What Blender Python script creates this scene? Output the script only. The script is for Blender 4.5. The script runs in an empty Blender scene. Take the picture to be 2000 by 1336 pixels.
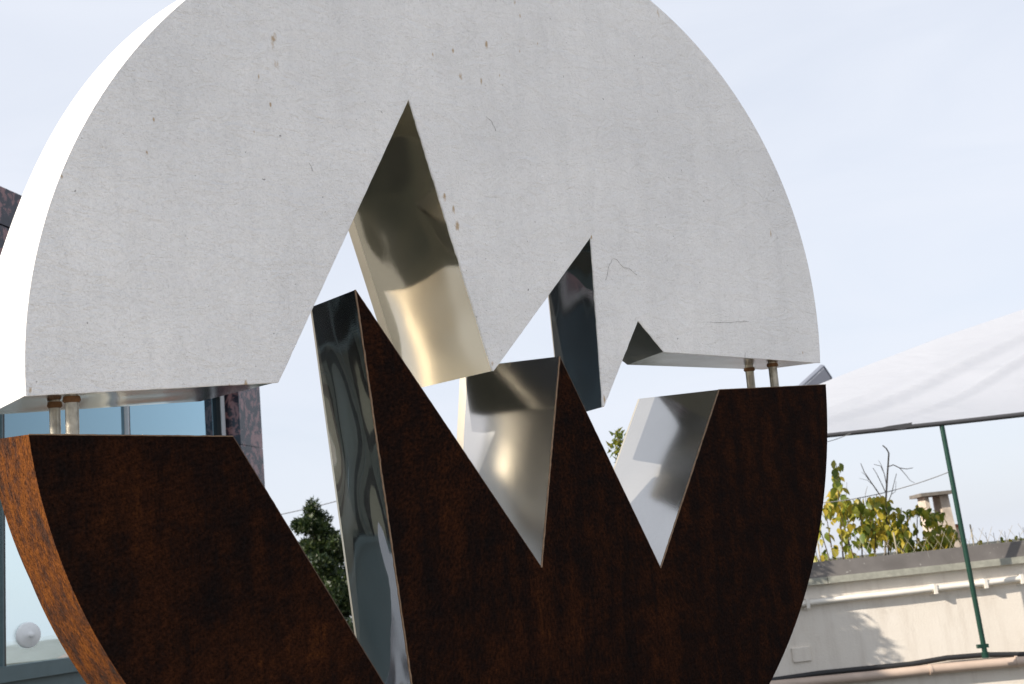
import bpy, bmesh, math, random
import numpy as np
from mathutils import Vector, Matrix, noise

random.seed(7)
SC = bpy.context.scene
COL = SC.collection

# ------------------------------------------------------------------ camera
F = 2200.0
PITCH, ROLL = math.radians(12.2), math.radians(6.0)
EYE = Vector((0, 0, 1.6))
up = Vector((-math.sin(ROLL) * math.cos(PITCH), -math.cos(ROLL) * math.cos(PITCH), math.sin(PITCH)))
fw = Vector((0, 0, 1))
yv = (fw - up * fw.dot(up)).normalized()
xv = yv.cross(up)
if xv.x < 0:
    xv = -xv
M = Matrix((xv, yv, up))                      # photo camera (x right, y down, z ahead) -> world
cam_d = bpy.data.cameras.new('camera')
cam = bpy.data.objects.new('camera', cam_d)
COL.objects.link(cam)
R = M @ Matrix(((1, 0, 0), (0, -1, 0), (0, 0, -1)))
cam.matrix_world = Matrix.Translation(EYE) @ R.to_4x4()
cam_d.sensor_width = 36
cam_d.lens = 36 * F / 2000
cam_d.clip_start = 0.05
cam_d.clip_end = 20000
cam_d.dof.use_dof = True
cam_d.dof.focus_distance = 2.6
cam_d.dof.aperture_fstop = 10
SC.camera = cam

def ray(px, py):
    return M @ Vector(((px - 1000) / F, (py - 668) / F, 1))
def pix(px, py, Y):
    d = ray(px, py)
    return EYE + d * (Y / d.y)

# ------------------------------------------------------------------ light
SUN_DIR = Vector((-0.785, -0.36, 0.505)).normalized()      # towards the sun
w = bpy.data.worlds.new('World')
SC.world = w
w.use_nodes = True
nt = w.node_tree
nt.nodes.clear()
def wn(t, **k):
    n = nt.nodes.new(t)
    for a, b in k.items():
        setattr(n, a, b)
    return n
sky = wn('ShaderNodeTexSky', sky_type='NISHITA', sun_disc=False)
sky.sun_elevation = math.asin(SUN_DIR.z)
sky.sun_rotation = math.atan2(SUN_DIR.x, SUN_DIR.y)
sky.air_density = 1.0
sky.dust_density = 2.0
sky.ozone_density = 1.5
tc = wn('ShaderNodeTexCoord')
mp = wn('ShaderNodeMapping')
mp.inputs['Scale'].default_value = (1.2, 1.0, 5.0)
mp.inputs['Rotation'].default_value = (0.1, 0.25, 0.4)
nz = wn('ShaderNodeTexNoise')
nz.inputs['Scale'].default_value = 2.2
nz.inputs['Detail'].default_value = 7
nz.inputs['Distortion'].default_value = 0.6
cr = wn('ShaderNodeMapRange')
cr.inputs['From Min'].default_value = 0.32
cr.inputs['From Max'].default_value = 0.72
cr.inputs['To Min'].default_value = 0.80
cr.inputs['To Max'].default_value = 0.96
mx = wn('ShaderNodeMixRGB')
mx.inputs['Color2'].default_value = (4.95, 5.2, 5.75, 1)       # thin high cloud
bg = wn('ShaderNodeBackground')
bg.inputs['Strength'].default_value = 0.1
wo = wn('ShaderNodeOutputWorld')
L = nt.links.new
L(tc.outputs['Generated'], mp.inputs['Vector'])
L(mp.outputs[0], nz.inputs['Vector'])
L(nz.outputs['Fac'], cr.inputs['Value'])
L(cr.outputs[0], mx.inputs['Fac'])
L(sky.outputs[0], mx.inputs['Color1'])
L(mx.outputs[0], bg.inputs['Color'])
L(bg.outputs[0], wo.inputs['Surface'])

sun_d = bpy.data.lights.new('sun', 'SUN')
sun_d.energy = 4.1
sun_d.angle = math.radians(0.55)
sun_d.color = (1.0, 0.90, 0.77)
sun = bpy.data.objects.new('sun', sun_d)
COL.objects.link(sun)
sun.rotation_euler = SUN_DIR.to_track_quat('Z', 'Y').to_euler()
sun.location = (-20, -10, 20)

SC.view_settings.view_transform = 'Standard'
SC.view_settings.look = 'None'
SC.view_settings.exposure = 0.79
SC.view_settings.gamma = 1.0
SC.view_settings.use_curve_mapping = False
SC.cycles.glossy_bounces = 8
SC.cycles.max_bounces = 14
SC.cycles.blur_glossy = 0.0
SC.cycles.sample_clamp_indirect = 12
SC.cycles.transparent_max_bounces = 16

# ------------------------------------------------------------------ helpers
def link(name, mesh, mats, parent=None, matrix=None):
    o = bpy.data.objects.new(name, mesh)
    COL.objects.link(o)
    for m in (mats if isinstance(mats, (list, tuple)) else [mats]):
        if m and m.name not in [x.name for x in mesh.materials if x]:
            mesh.materials.append(m)
    if parent is not None:
        o.parent = parent
    if matrix is not None:
        o.matrix_local = matrix
    return o
def tag(o, label=None, cat=None, group=None, kind=None):
    if label: o['label'] = label
    if cat: o['category'] = cat
    if group: o['group'] = group
    if kind: o['kind'] = kind
    return o
def thing(name, label, cat, loc=(0, 0, 0), rz=0, group=None):
    o = bpy.data.objects.new(name, None)
    COL.objects.link(o)
    o.empty_display_size = 0.2
    o.location = loc
    o.rotation_euler = (0, 0, rz)
    return tag(o, label, cat, group)
class MB:
    def __init__(s):
        s.v, s.f, s.sm = [], [], []
    def add(s, vs, fs, smooth=False):
        n = len(s.v)
        s.v += [tuple(v) for v in vs]
        s.f += [tuple(i + n for i in f) for f in fs]
        s.sm += [smooth] * len(fs)
        return s
    def box(s, lo, hi, fr=None):
        (x0, y0, z0), (x1, y1, z1) = lo, hi
        vs = [Vector(p) for p in ((x0, y0, z0), (x1, y0, z0), (x1, y1, z0), (x0, y1, z0), (x0, y0, z1), (x1, y0, z1), (x1, y1, z1), (x0, y1, z1))]
        if fr is not None:
            vs = [fr @ v for v in vs]
        return s.add(vs, [(3, 2, 1, 0), (4, 5, 6, 7), (0, 1, 5, 4), (1, 2, 6, 5), (2, 3, 7, 6), (3, 0, 4, 7)])
    def tube(s, pts, rad, n=8, cap=True):
        pts = [Vector(p) for p in pts]
        rads = rad if isinstance(rad, (list, tuple)) else [rad] * len(pts)
        vs, fs = [], []
        a = None
        for i, p in enumerate(pts):
            d = (pts[min(i + 1, len(pts) - 1)] - pts[max(i - 1, 0)]).normalized()
            if a is None:
                a = d.orthogonal().normalized()
            else:
                a = (a - d * a.dot(d)).normalized()
            b = d.cross(a)
            for k in range(n):
                t = 2 * math.pi * k / n
                vs.append(p + (a * math.cos(t) + b * math.sin(t)) * rads[i])
        for i in range(len(pts) - 1):
            for k in range(n):
                k2 = (k + 1) % n
                fs.append((i * n + k, i * n + k2, (i + 1) * n + k2, (i + 1) * n + k))
        s.add(vs, fs, True)
        if cap:
            m = len(pts) - 1
            s.add([vs[k] for k in range(n)], [tuple(reversed(range(n)))])
            s.add([vs[m * n + k] for k in range(n)], [tuple(range(n))])
        return s
    def mesh(s, name):
        me = bpy.data.meshes.new(name)
        me.from_pydata(s.v, [], s.f)
        me.polygons.foreach_set('use_smooth', s.sm)
        me.validate()
        me.update()
        return me
    def build(s, name, mats, parent=None, matrix=None):
        return link(name, s.mesh(name), mats, parent, matrix)

# ------------------------------------------------------------------ materials
def mat(name):
    m = bpy.data.materials.new(name)
    m.use_nodes = True
    t = m.node_tree
    b = t.nodes['Principled BSDF']
    return m, t, b
def node(t, typ, **k):
    n = t.nodes.new(typ)
    for a, v in k.items():
        if a in n.inputs.keys() if isinstance(a, str) else False:
            n.inputs[a].default_value = v
        else:
            setattr(n, a, v)
    return n
def tex_noise(t, vec, scale, detail=4, rough=0.55, dist=0.0):
    n = t.nodes.new('ShaderNodeTexNoise')
    n.inputs['Scale'].default_value = scale
    n.inputs['Detail'].default_value = detail
    n.inputs['Roughness'].default_value = rough
    n.inputs['Distortion'].default_value = dist
    if vec is not None:
        t.links.new(vec, n.inputs['Vector'])
    return n.outputs['Fac']
def ramp(t, fac, stops, interp='LINEAR'):
    n = t.nodes.new('ShaderNodeValToRGB')
    n.color_ramp.interpolation = interp
    e = n.color_ramp.elements
    while len(e) < len(stops):
        e.new(0.5)
    for i, (p, c) in enumerate(stops):
        e[i].position = p
        e[i].color = (c, c, c, 1) if not isinstance(c, tuple) else (*c, 1)
    t.links.new(fac, n.inputs['Fac'])
    return n.outputs['Color']
def mix(t, fac, a, b, mode='MIX'):
    n = t.nodes.new('ShaderNodeMixRGB')
    n.blend_type = mode
    for s, v in (('Fac', fac), ('Color1', a), ('Color2', b)):
        if hasattr(v, 'links'):
            t.links.new(v, n.inputs[s])
        elif isinstance(v, tuple):
            n.inputs[s].default_value = (*v, 1)
        else:
            n.inputs[s].default_value = v
    return n.outputs['Color']
def coords(t, scale=(1, 1, 1), rot=(0, 0, 0)):
    c = t.nodes.new('ShaderNodeTexCoord')
    m = t.nodes.new('ShaderNodeMapping')
    m.inputs['Scale'].default_value = scale
    m.inputs['Rotation'].default_value = rot
    t.links.new(c.outputs['Object'], m.inputs['Vector'])
    return m.outputs[0]
def bump(t, b, h, strength, dist=0.01, prev=None):
    n = t.nodes.new('ShaderNodeBump')
    n.inputs['Strength'].default_value = strength
    n.inputs['Distance'].default_value = dist
    t.links.new(h, n.inputs['Height'])
    if prev is not None:
        t.links.new(prev, n.inputs['Normal'])
    t.links.new(n.outputs[0], b.inputs['Normal'])
    return n.outputs[0]
def plain(name, col, rough=0.6, metal=0.0, var=0.15, scale=8, bmp=0.0, bscale=60):
    m, t, b = mat(name)
    v = coords(t)
    n = tex_noise(t, v, scale, 5)
    c = mix(t, ramp(t, n, [(0.25, 1 - var), (0.75, 1 + var)]), (0, 0, 0), col, 'MIX')
    nn = t.nodes.new('ShaderNodeMixRGB')
    nn.blend_type = 'MULTIPLY'
    nn.inputs['Fac'].default_value = 1
    nn.inputs['Color1'].default_value = (*col, 1)
    t.links.new(ramp(t, n, [(0.25, 1 - var), (0.75, 1.0)]), nn.inputs['Color2'])
    t.links.new(nn.outputs[0], b.inputs['Base Color'])
    b.inputs['Roughness'].default_value = rough
    b.inputs['Metallic'].default_value = metal
    if bmp:
        bump(t, b, tex_noise(t, v, bscale, 5), bmp, 0.005)
    return m

def painted_render(spots):
    """white paint on rough render with wrinkles, rust specks, grime"""
    m, t, b = mat('white_painted_render')
    v = coords(t)
    big = tex_noise(t, v, 2.5, 5, 0.6)
    vs = coords(t, (9, 9, 1.6))
    streak = tex_noise(t, vs, 2.0, 5, 0.65, 0.4)
    base = mix(t, ramp(t, big, [(0.3, 0.0), (0.7, 1.0)]), (0.77, 0.77, 0.775), (0.89, 0.885, 0.88))
    base = mix(t, ramp(t, streak, [(0.48, 0.0), (0.78, 0.20)]), base, (0.50, 0.50, 0.505))
    fine = tex_noise(t, v, 160, 3, 0.6, 1.2)
    base = mix(t, ramp(t, fine, [(0.3, 0.22), (0.5, 0.0)]), base, (0.36, 0.36, 0.38))
    speck = tex_noise(t, v, 70, 2, 0.5)
    base = mix(t, ramp(t, speck, [(0.73, 0.0), (0.77, 0.7)]), base, (0.13, 0.12, 0.11))
    # rust blooms at given places (x, up) of the face, broken up by noise
    sep = t.nodes.new('ShaderNodeSeparateXYZ')
    t.links.new(v, sep.inputs[0])
    tot = None
    for sx, sz, r in spots:
        cm = t.nodes.new('ShaderNodeCombineXYZ')
        for ax, off, k in (('X', sx, 1.0), ('Z', sz, 0.45)):
            a = t.nodes.new('ShaderNodeMath')
            a.operation = 'SUBTRACT'
            t.links.new(sep.outputs[ax], a.inputs[0])
            a.inputs[1].default_value = off
            q = t.nodes.new('ShaderNodeMath')
            q.operation = 'MULTIPLY'
            t.links.new(a.outputs[0], q.inputs[0])
            q.inputs[1].default_value = k / r
            t.links.new(q.outputs[0], cm.inputs[ax])
        ln = t.nodes.new('ShaderNodeVectorMath')
        ln.operation = 'LENGTH'
        t.links.new(cm.outputs[0], ln.inputs[0])
        mr = t.nodes.new('ShaderNodeMapRange')
        mr.inputs['From Min'].default_value = 1.0
        mr.inputs['From Max'].default_value = 0.0
        t.links.new(ln.outputs['Value'], mr.inputs['Value'])
        if tot is None:
            tot = mr.outputs[0]
        else:
            mxn = t.nodes.new('ShaderNodeMath')
            mxn.operation = 'MAXIMUM'
            t.links.new(tot, mxn.inputs[0])
            t.links.new(mr.outputs[0], mxn.inputs[1])
            tot = mxn.outputs[0]
    rn = tex_noise(t, coords(t, (1, 1, 0.5)), 95, 4, 0.65)
    mul = t.nodes.new('ShaderNodeMath')
    mul.operation = 'MULTIPLY'
    t.links.new(tot, mul.inputs[0])
    t.links.new(rn, mul.inputs[1])
    base = mix(t, ramp(t, mul.outputs[0], [(0.30, 0.0), (0.46, 0.8)]), base, (0.42, 0.28, 0.13))
    rn2 = tex_noise(t, v, 42, 3, 0.6)
    base = mix(t, ramp(t, rn2, [(0.72, 0.0), (0.80, 0.45)]), base, (0.36, 0.27, 0.16))
    t.links.new(base, b.inputs['Base Color'])
    b.inputs['Roughness'].default_value = 0.62
    b.inputs['Specular IOR Level'].default_value = 0.3
    h1 = tex_noise(t, v, 95, 4, 0.6, 2.2)
    h2 = tex_noise(t, coords(t, (1, 1, 2.6)), 45, 4, 0.6, 1.5)
    hm = mix(t, 0.4, h1, h2)
    p = bump(t, b, hm, 0.6, 0.014)
    p = bump(t, b, tex_noise(t, coords(t, (1, 1, 1.8), (0, 0.5, 0)), 11, 4, 0.6, 1.2), 0.35, 0.03, p)
    bump(t, b, tex_noise(t, v, 3.5, 3), 0.12, 0.05, p)
    return m

def corten(name, patina_shade, stains=(), grain=0.62):
    """weathering steel: brown and orange bloom in vertical streaks, mixed near-black for the shaded front"""
    m, t, b = mat(name)
    v = coords(t)
    vs = coords(t, (12, 12, 1.7))
    st = tex_noise(t, vs, 1.7, 7, 0.7, 0.4)
    cl = tex_noise(t, v, 17, 8, 0.80)
    gr = tex_noise(t, v, 135, 4, 0.75)
    a = mix(t, grain, st, cl)
    if stains:
        sep = t.nodes.new('ShaderNodeSeparateXYZ')
        t.links.new(v, sep.inputs[0])
        tot = None
        for sx, sz, wd, ln in stains:                         # run-off below the notches and along worn edges
            cm = t.nodes.new('ShaderNodeCombineXYZ')
            for ax, off, k in (('X', sx, 1 / wd), ('Z', sz, 1 / ln)):
                q = t.nodes.new('ShaderNodeMath')
                q.operation = 'MULTIPLY_ADD'
                t.links.new(sep.outputs[ax], q.inputs[0])
                q.inputs[1].default_value = k
                q.inputs[2].default_value = -off * k
                t.links.new(q.outputs[0], cm.inputs[ax])
            l_ = t.nodes.new('ShaderNodeVectorMath')
            l_.operation = 'LENGTH'
            t.links.new(cm.outputs[0], l_.inputs[0])
            mr = t.nodes.new('ShaderNodeMapRange')
            mr.interpolation_type = 'SMOOTHSTEP'
            mr.inputs['From Min'].default_value = 1.0
            mr.inputs['From Max'].default_value = 0.0
            mr.inputs['To Max'].default_value = 0.075
            t.links.new(l_.outputs['Value'], mr.inputs['Value'])
            if tot is None:
                tot = mr.outputs[0]
            else:
                q = t.nodes.new('ShaderNodeMath')
                q.operation = 'ADD'
                t.links.new(tot, q.inputs[0])
                t.links.new(mr.outputs[0], q.inputs[1])
                tot = q.outputs[0]
        a = mix(t, 1.0, a, tot, 'ADD')
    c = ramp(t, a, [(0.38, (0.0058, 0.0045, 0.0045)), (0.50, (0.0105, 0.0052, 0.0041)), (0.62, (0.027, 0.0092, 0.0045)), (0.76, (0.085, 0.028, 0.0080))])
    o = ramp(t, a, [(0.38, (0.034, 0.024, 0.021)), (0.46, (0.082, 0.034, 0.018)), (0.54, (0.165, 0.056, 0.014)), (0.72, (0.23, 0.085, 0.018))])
    c = mix(t, patina_shade, o, c)
    c = mix(t, 1.0, c, ramp(t, gr, [(0.32, 0.18), (0.68, 1.36)]), 'MULTIPLY')
    t.links.new(c, b.inputs['Base Color'])
    b.inputs['Roughness'].default_value = 0.85
    b.inputs['Specular IOR Level'].default_value = 0.04
    p = bump(t, b, gr, 0.5, 0.004)
    bump(t, b, tex_noise(t, v, 30, 4), 0.2, 0.006, p)
    return m

def steel(name, rough, col=(0.55, 0.545, 0.53), wav=0.06, brush=0.05, haze=0.15, haze_rough=0.45):
    m, t, b = mat(name)
    v = coords(t)
    br = tex_noise(t, coords(t, (160, 6, 160)), 3, 3)
    cl = tex_noise(t, v, 7, 4, 0.6)
    c = mix(t, ramp(t, cl, [(0.4, 0.0), (0.75, 0.25)]), col, tuple(k * 0.8 for k in col))
    t.links.new(c, b.inputs['Base Color'])
    b.inputs['Metallic'].default_value = 1.0
    rr = t.nodes.new('ShaderNodeMapRange')
    rr.inputs['To Min'].default_value = rough * 0.7
    rr.inputs['To Max'].default_value = rough * 1.35
    t.links.new(cl, rr.inputs['Value'])
    t.links.new(rr.outputs[0], b.inputs['Roughness'])
    p = bump(t, b, br, brush, 0.002)
    q = bump(t, b, tex_noise(t, v, 3.2, 2, 0.4), wav, 0.05, p)
    hz = t.nodes.new('ShaderNodeBsdfGlossy')               # fine scratches scatter part of the light
    hz.inputs['Color'].default_value = (*[k * 0.9 for k in col], 1)
    hz.inputs['Roughness'].default_value = haze_rough
    t.links.new(q, hz.inputs['Normal'])
    ms = t.nodes.new('ShaderNodeMixShader')
    ms.inputs['Fac'].default_value = haze
    t.links.new(b.outputs[0], ms.inputs[1])
    t.links.new(hz.outputs[0], ms.inputs[2])
    t.links.new(ms.outputs[0], t.nodes['Material Output'].inputs['Surface'])
    return m

M_RIM = corten('corten_rim_rust_lit', 0.05, (), 0.72)  # lit copy: rusty rim coloured much brighter than the front, as in sun
M_MIRROR = steel('polished_steel', 0.05, wav=0.10, brush=0.02)
M_NOTCH = steel('big_notch_steel', 0.05, (0.84, 0.805, 0.73), wav=0.12, brush=0.02, haze=0.25, haze_rough=0.20)
M_SATIN = steel('satin_steel', 0.20, wav=0.05, brush=0.12)
M_SEMI = steel('half_polished_steel', 0.10, (0.42, 0.43, 0.44), wav=0.06, brush=0.012, haze=0.06)
M_MATT = steel('matt_steel', 0.42, wav=0.03, brush=0.10, haze=0.3, haze_rough=0.55)
M_TOOTH = steel('soft_polished_steel', 0.22, (0.95, 0.89, 0.77), wav=0.03, brush=0.03, haze=0.3, haze_rough=0.45)
M_GREYCUT = steel('grey_satin_steel', 0.13, (0.36, 0.37, 0.385), wav=0.05, brush=0.012, haze=0.0)
M_FLANGE = steel('flange_steel', 0.34, (0.62, 0.58, 0.50), wav=0.03, brush=0.04, haze=0.45, haze_rough=0.6)
M_SEMI2 = steel('grained_steel', 0.13, wav=0.05, brush=0.025)

# ------------------------------------------------------------------ sculpture frame
RAD = 1.2
RD = Matrix(((0.78684, 0.08229, -0.61164), (0.01819, 0.98755, 0.15626), (0.61689, -0.13408, 0.77555)))
TD = Vector((0.03302, 0.03821, 2.35122)) * RAD
TH = 0.2398 * RAD
WR = M @ RD                                    # disc (x right, y down, z back) -> world
DC = EYE + M @ TD
DISC = Matrix.Translation(DC) @ (WR @ Matrix(((1, 0, 0), (0, 0, -1), (0, 1, 0)))).to_4x4()   # local x right, y back, z up
DINV = DISC.inverted()
def dsc(px, py, depth=0.0):
    """point of the photo on the plane 'depth' behind the disc's front face, in disc coordinates (x, y back, z up)"""
    o = DINV @ EYE
    d = DINV.to_3x3() @ ray(px, py)
    s = (depth - o.y) / d.y
    return o + d * s
def D2(px, py, depth=0.0):
    p = dsc(px, py, depth)
    return (p.x, p.z)

base_loc = Vector((DC.x, DC.y + 0.1, 0))
sculpture = thing('disc_sculpture', 'tall split disc sculpture with white upper half, rusty lower half and zigzag mirror steel cuts', 'sculpture', base_loc)
LOC = Matrix.Translation(-base_loc) @ DISC      # matrix of the disc parts under the root

FU = [(360,0),(320,40),(280,80),(250,116),(216,160),(196,188),(174,226),(152,267),(132,310),(120,337),(111,359),(97,400),(82.5,446.5),(77.4,464),(71.8,496),(63,541),(56.6,633),(52.4,717),(51,771),
      (1269.7,0),(1308,33.7),(1362,90),(1411.5,153),(1452,213.7),(1479,254),(1502.6,300),(1554.4,430),(1573.7,497.6),(1586.6,558.8),(1596,623),(1601,668),(1602.7,697)]
FL = [(56.4,857),(60,897),(76.4,955.5),(98,1039),(127,1119),(156,1181),(189,1243),(218,1290),(244,1336),
      (1612.8,750),(1615,778.6),(1615.3,841.5),(1612.8,920),(1608,983),(1603.4,1024),(1597,1055),(1591.8,1079),(1584,1115),(1565.8,1185.6),(1545,1248),(1519,1302.6)]
BU = [(340,0),(290,38),(240,84),(200,124),(170,162),(140,200),(116,238),(98,267),(80,298),(64,332),(44,374),(24,428.6),(4,496)]
BL = [(0,923),(12.7,977),(32.7,1053.6),(54.5,1112),(91,1195.5),(127,1275),(160,1333.6)]
def polar(pts, depth):
    a = []
    for p in pts:
        x, z = D2(*p, depth)
        a.append((math.atan2(z, x) % (2 * math.pi), math.hypot(x, z) / RAD))
    return a
def fit(a, deg, off):
    th = np.array([p[0] for p in a]) - off
    return np.polyfit(th, np.array([p[1] for p in a]), deg)
pu = polar(FU, 0)
pu = [((t if t < 4.5 else t - 2 * math.pi), r) for t, r in pu]
cU = fit(pu, 6, math.pi / 2)
pl = polar(FL, 0)
cL = fit(pl + [(t, 1.0) for t in (4.1, 4.4, 4.7, 5.0)], 5, 1.5 * math.pi)
rU = lambda t: float(np.polyval(cU, t - math.pi / 2)) * RAD
rL = lambda t: float(np.polyval(cL, t - 1.5 * math.pi)) * RAD
pbu = polar(BU, TH)
cBU = fit(pbu + [(t, float(np.polyval(cU, t - math.pi / 2))) for t in (0.05, 0.3, 0.6, 0.9, 1.2, 1.5)], 6, math.pi / 2)
rBU = lambda t: float(np.polyval(cBU, t - math.pi / 2)) * RAD
pbl = polar(BL, TH)
cBL = fit(pbl + [(t, 1.0) for t in (4.1, 4.5, 4.9, 5.3, 5.6, 5.9, 6.1, 6.25)], 5, 1.5 * math.pi)
rBL = lambda t: float(np.polyval(cBL, t - 1.5 * math.pi)) * RAD

# corner chains of the zigzag, front face and back face (photo pixels)
UF = [(51,772),(543,746),(799,190),(963.5,724),(1155,460),(1179,794.5),(1246,625),(1297,686.5),(1602,708)]
UB = [(-26,811),(391,784),(617,250),(781,766),(1062,500),(1095,818),(1153,655),(1225,712.5),(1490,722)]
LF = [(56,848.5),(455,852),(820,1450),(694,566),(1057.5,1108),(1093,696),(1290,1109),(1404,761),(1613,751)]
LB = [(-23,860),(349,864),(721,1450),(606,604),(880,1100),(899,721.5),(1132,1100),(1246,780),(1474,769)]

def arc_pts(a0, a1, rf, n):
    """arc from point a0 to a1 (x,z) following radius function rf, ends pinned"""
    t0, t1 = math.atan2(a0[1], a0[0]), math.atan2(a1[1], a1[0])
    return t0, t1

def ring(p0, p1, rf, n, upper):
    t0, t1 = math.atan2(p0[1], p0[0]), math.atan2(p1[1], p1[0])
    if upper:
        if t0 < -math.pi / 2: t0 += 2 * math.pi
    else:
        t0 %= 2 * math.pi
        t1 %= 2 * math.pi
        if t1 < math.pi: t1 += 2 * math.pi
    out = []
    e0, e1 = math.hypot(*p0) - rf(t0), math.hypot(*p1) - rf(t1)
    for i in range(n + 1):
        k = i / n
        t = t0 + (t1 - t0) * k
        r = rf(t) + e0 * max(0, 1 - k * 12) + e1 * max(0, 1 - (1 - k) * 12)
        out.append((r * math.cos(t), r * math.sin(t)))
    return out

def round_chain(pts, r):
    """small rounding of each inner corner"""
    out = [pts[0]]
    for i in range(1, len(pts) - 1):
        out.append(pts[i])
    out.append(pts[-1])
    return out

def half(upper, name_shell, mats, fpx, bpx, rf, rb, chain_label):
    fc = [D2(*p) for p in fpx]
    bc = [D2(*p, TH) for p in bpx]
    n = 120
    ra = ring(fc[0], fc[-1], rf, n, upper)
    rbk = ring(bc[0], bc[-1], rb, n, upper)
    mb = MB()
    # front face: chain + arc back
    fpoly = [Vector((x, 0, z)) for x, z in fc] + [Vector((x, 0, z)) for x, z in reversed(ra[1:-1])]
    bpoly = [Vector((x, TH, z)) for x, z in bc] + [Vector((x, TH, z)) for x, z in reversed(rbk[1:-1])]
    k = len(fpoly)
    mb.add(fpoly, [tuple(range(k))])
    mb.add(bpoly, [tuple(reversed(range(k)))])
    # rim, with a small eased edge at front
    cols = []
    for a, b in zip(ra, rbk):
        A, B = Vector((a[0], 0, a[1])), Vector((b[0], TH, b[1]))
        cols.append([A.lerp(B, u) for u in (0, 0.25, 0.5, 0.75, 1)])
    vs = [p for c in cols for p in c]
    fs = [(i * 5 + j, i * 5 + j + 1, (i + 1) * 5 + j + 1, (i + 1) * 5 + j) for i in range(n) for j in range(4)]
    nf = len(mb.f)
    mb.add(vs, fs, True)
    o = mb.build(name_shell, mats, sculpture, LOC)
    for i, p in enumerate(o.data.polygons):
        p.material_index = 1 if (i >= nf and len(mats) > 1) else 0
    bm = bmesh.new()
    bm.from_mesh(o.data)
    bmesh.ops.recalc_face_normals(bm, faces=bm.faces)
    bm.to_mesh(o.data)
    bm.free()
    return fc, bc, ra, rbk, o

spots = []
for px, py, r in ((535,80,22),(540,126,16),(505,150,9),(528,205,8),(496,258,7),(885,100,10),(900,150,14),(940,158,12),(950,88,16),(845,105,9),(1015,30,9),(1015,100,7),(976,147,7),(1050,85,7),
                  (868,385,14),(886,410,16),(893,440,18),(1155,462,7),(1005,4,12),(1505,455,14),(300,235,8),(287,297,7),(962,712,11),(1180,780,13),(120,345,9),(1285,27,16),(480,748,12),(60,760,10),(1568,690,9),(448,752,9)):
    x, z = D2(px, py)
    spots.append((x, z, r * 0.00095))
M_PAINT = painted_render(spots)

stains = []
for px, py, w_, l_ in ((1075,1190,.10,.30),(1130,1230,.06,.22),(1300,1220,.12,.30),(990,1290,.25,.14),(1560,1150,.06,.35),(1500,900,.05,.25),(1330,960,.04,.2),(640,1240,.2,.22),(300,1120,.1,.3),(230,960,.14,.2),(880,1000,.08,.3),(470,1300,.3,.12),(1110,760,.05,.1),(1590,800,.03,.2)):
    x, z = D2(px, py)
    stains.append((x, z, w_, l_))
M_RUST = corten('corten_front_patina_shaded', 0.97, stains)  # front darkened for its shade in the colour, on top of real weathering
ufc, ubc, ura, urb, upper_o = half(True, 'upper_half_disc', [M_PAINT], UF, UB, rU, rBU, 'upper')
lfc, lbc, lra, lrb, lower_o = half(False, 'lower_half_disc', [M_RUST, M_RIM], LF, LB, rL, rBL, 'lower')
upper_o['label'] = 'white painted upper half with rough surface and three pointed notches'
lower_o['label'] = 'dark rusty lower half with two tall pointed teeth'

def panel(a, b, a2, b2, m, amp, seed, flange=0.0, freq=3.0, nu=36, nv=18):
    """steel sheet of one cut: ruled between front edge a-b and back edge a2-b2, slightly buckled, its far border bent away"""
    A, B, A2, B2 = Vector((a[0], 0, a[1])), Vector((b[0], 0, b[1])), Vector((a2[0], TH, a2[1])), Vector((b2[0], TH, b2[1]))
    nrm = (B - A).cross(A2 - A).normalized()
    if nrm.dot(DINV @ EYE - (A + B2) / 2) < 0:
        nrm = -nrm
    vs, fs = [], []
    bend = flange * TH * 0.30
    for i in range(nu + 1):
        u = i / nu
        P, Q = A.lerp(B, u), A2.lerp(B2, u)
        for j in range(nv + 1):
            v = j / nv
            p = P.lerp(Q, v * (1 - flange)) + nrm * (bend * v)
            e = min(1, 6 * u, 6 * (1 - u)) * min(1, 5 * v, 5 * (1 - v))
            h = noise.noise(Vector((p.x * freq + seed, p.y * freq * 1.3, p.z * freq))) + 0.45 * noise.noise(Vector((p.x * freq * 2.3, p.y * freq * 2.6 + seed, p.z * freq * 2.2)))
            vs.append(p + nrm * (h * amp * e))
    for i in range(nu):
        for j in range(nv):
            q = i * (nv + 1) + j
            fs.append((q, q + 1, q + nv + 2, q + nv + 1))
    o = MB().add(vs, fs, True).build('cut_panel', m, sculpture, LOC)
    if flange:
        vs, fs = [], []
        for i in range(13):
            u = i / 12
            P, Q = A.lerp(B, u), A2.lerp(B2, u)
            vs += [P.lerp(Q, 1 - flange) + nrm * bend, Q]
        fs = [(2 * i, 2 * i + 1, 2 * i + 3, 2 * i + 2) for i in range(12)]
        MB().add(vs, fs).build('flange', M_FLANGE, o, Matrix.Identity(4))
    return o

um = [M_SEMI, M_MIRROR, M_NOTCH, M_MIRROR, M_MIRROR, M_SEMI, M_MIRROR, M_SATIN]
ua = [0.0015, 0.003, 0.0055, 0.003, 0.003, 0.002, 0.002, 0.001]
for i in range(8):
    panel(ufc[i], ufc[i + 1], ubc[i], ubc[i + 1], um[i], ua[i], 3.1 * i, {2: 0.11, 4: 0.05}.get(i, 0.0))
lm_ = [M_SATIN, M_SEMI, M_MIRROR, M_TOOTH, M_GREYCUT, M_SEMI2, M_SEMI2, M_MATT]
la = [0.001, 0.003, 0.015, 0.002, 0.002, 0.002, 0.0015, 0.001]
for i in range(8):
    panel(lfc[i], lfc[i + 1], lbc[i], lbc[i + 1], lm_[i], la[i], 50 + 2.7 * i, {2: 0.15, 4: 0.10, 6: 0.03}.get(i, 0.0))

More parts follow.
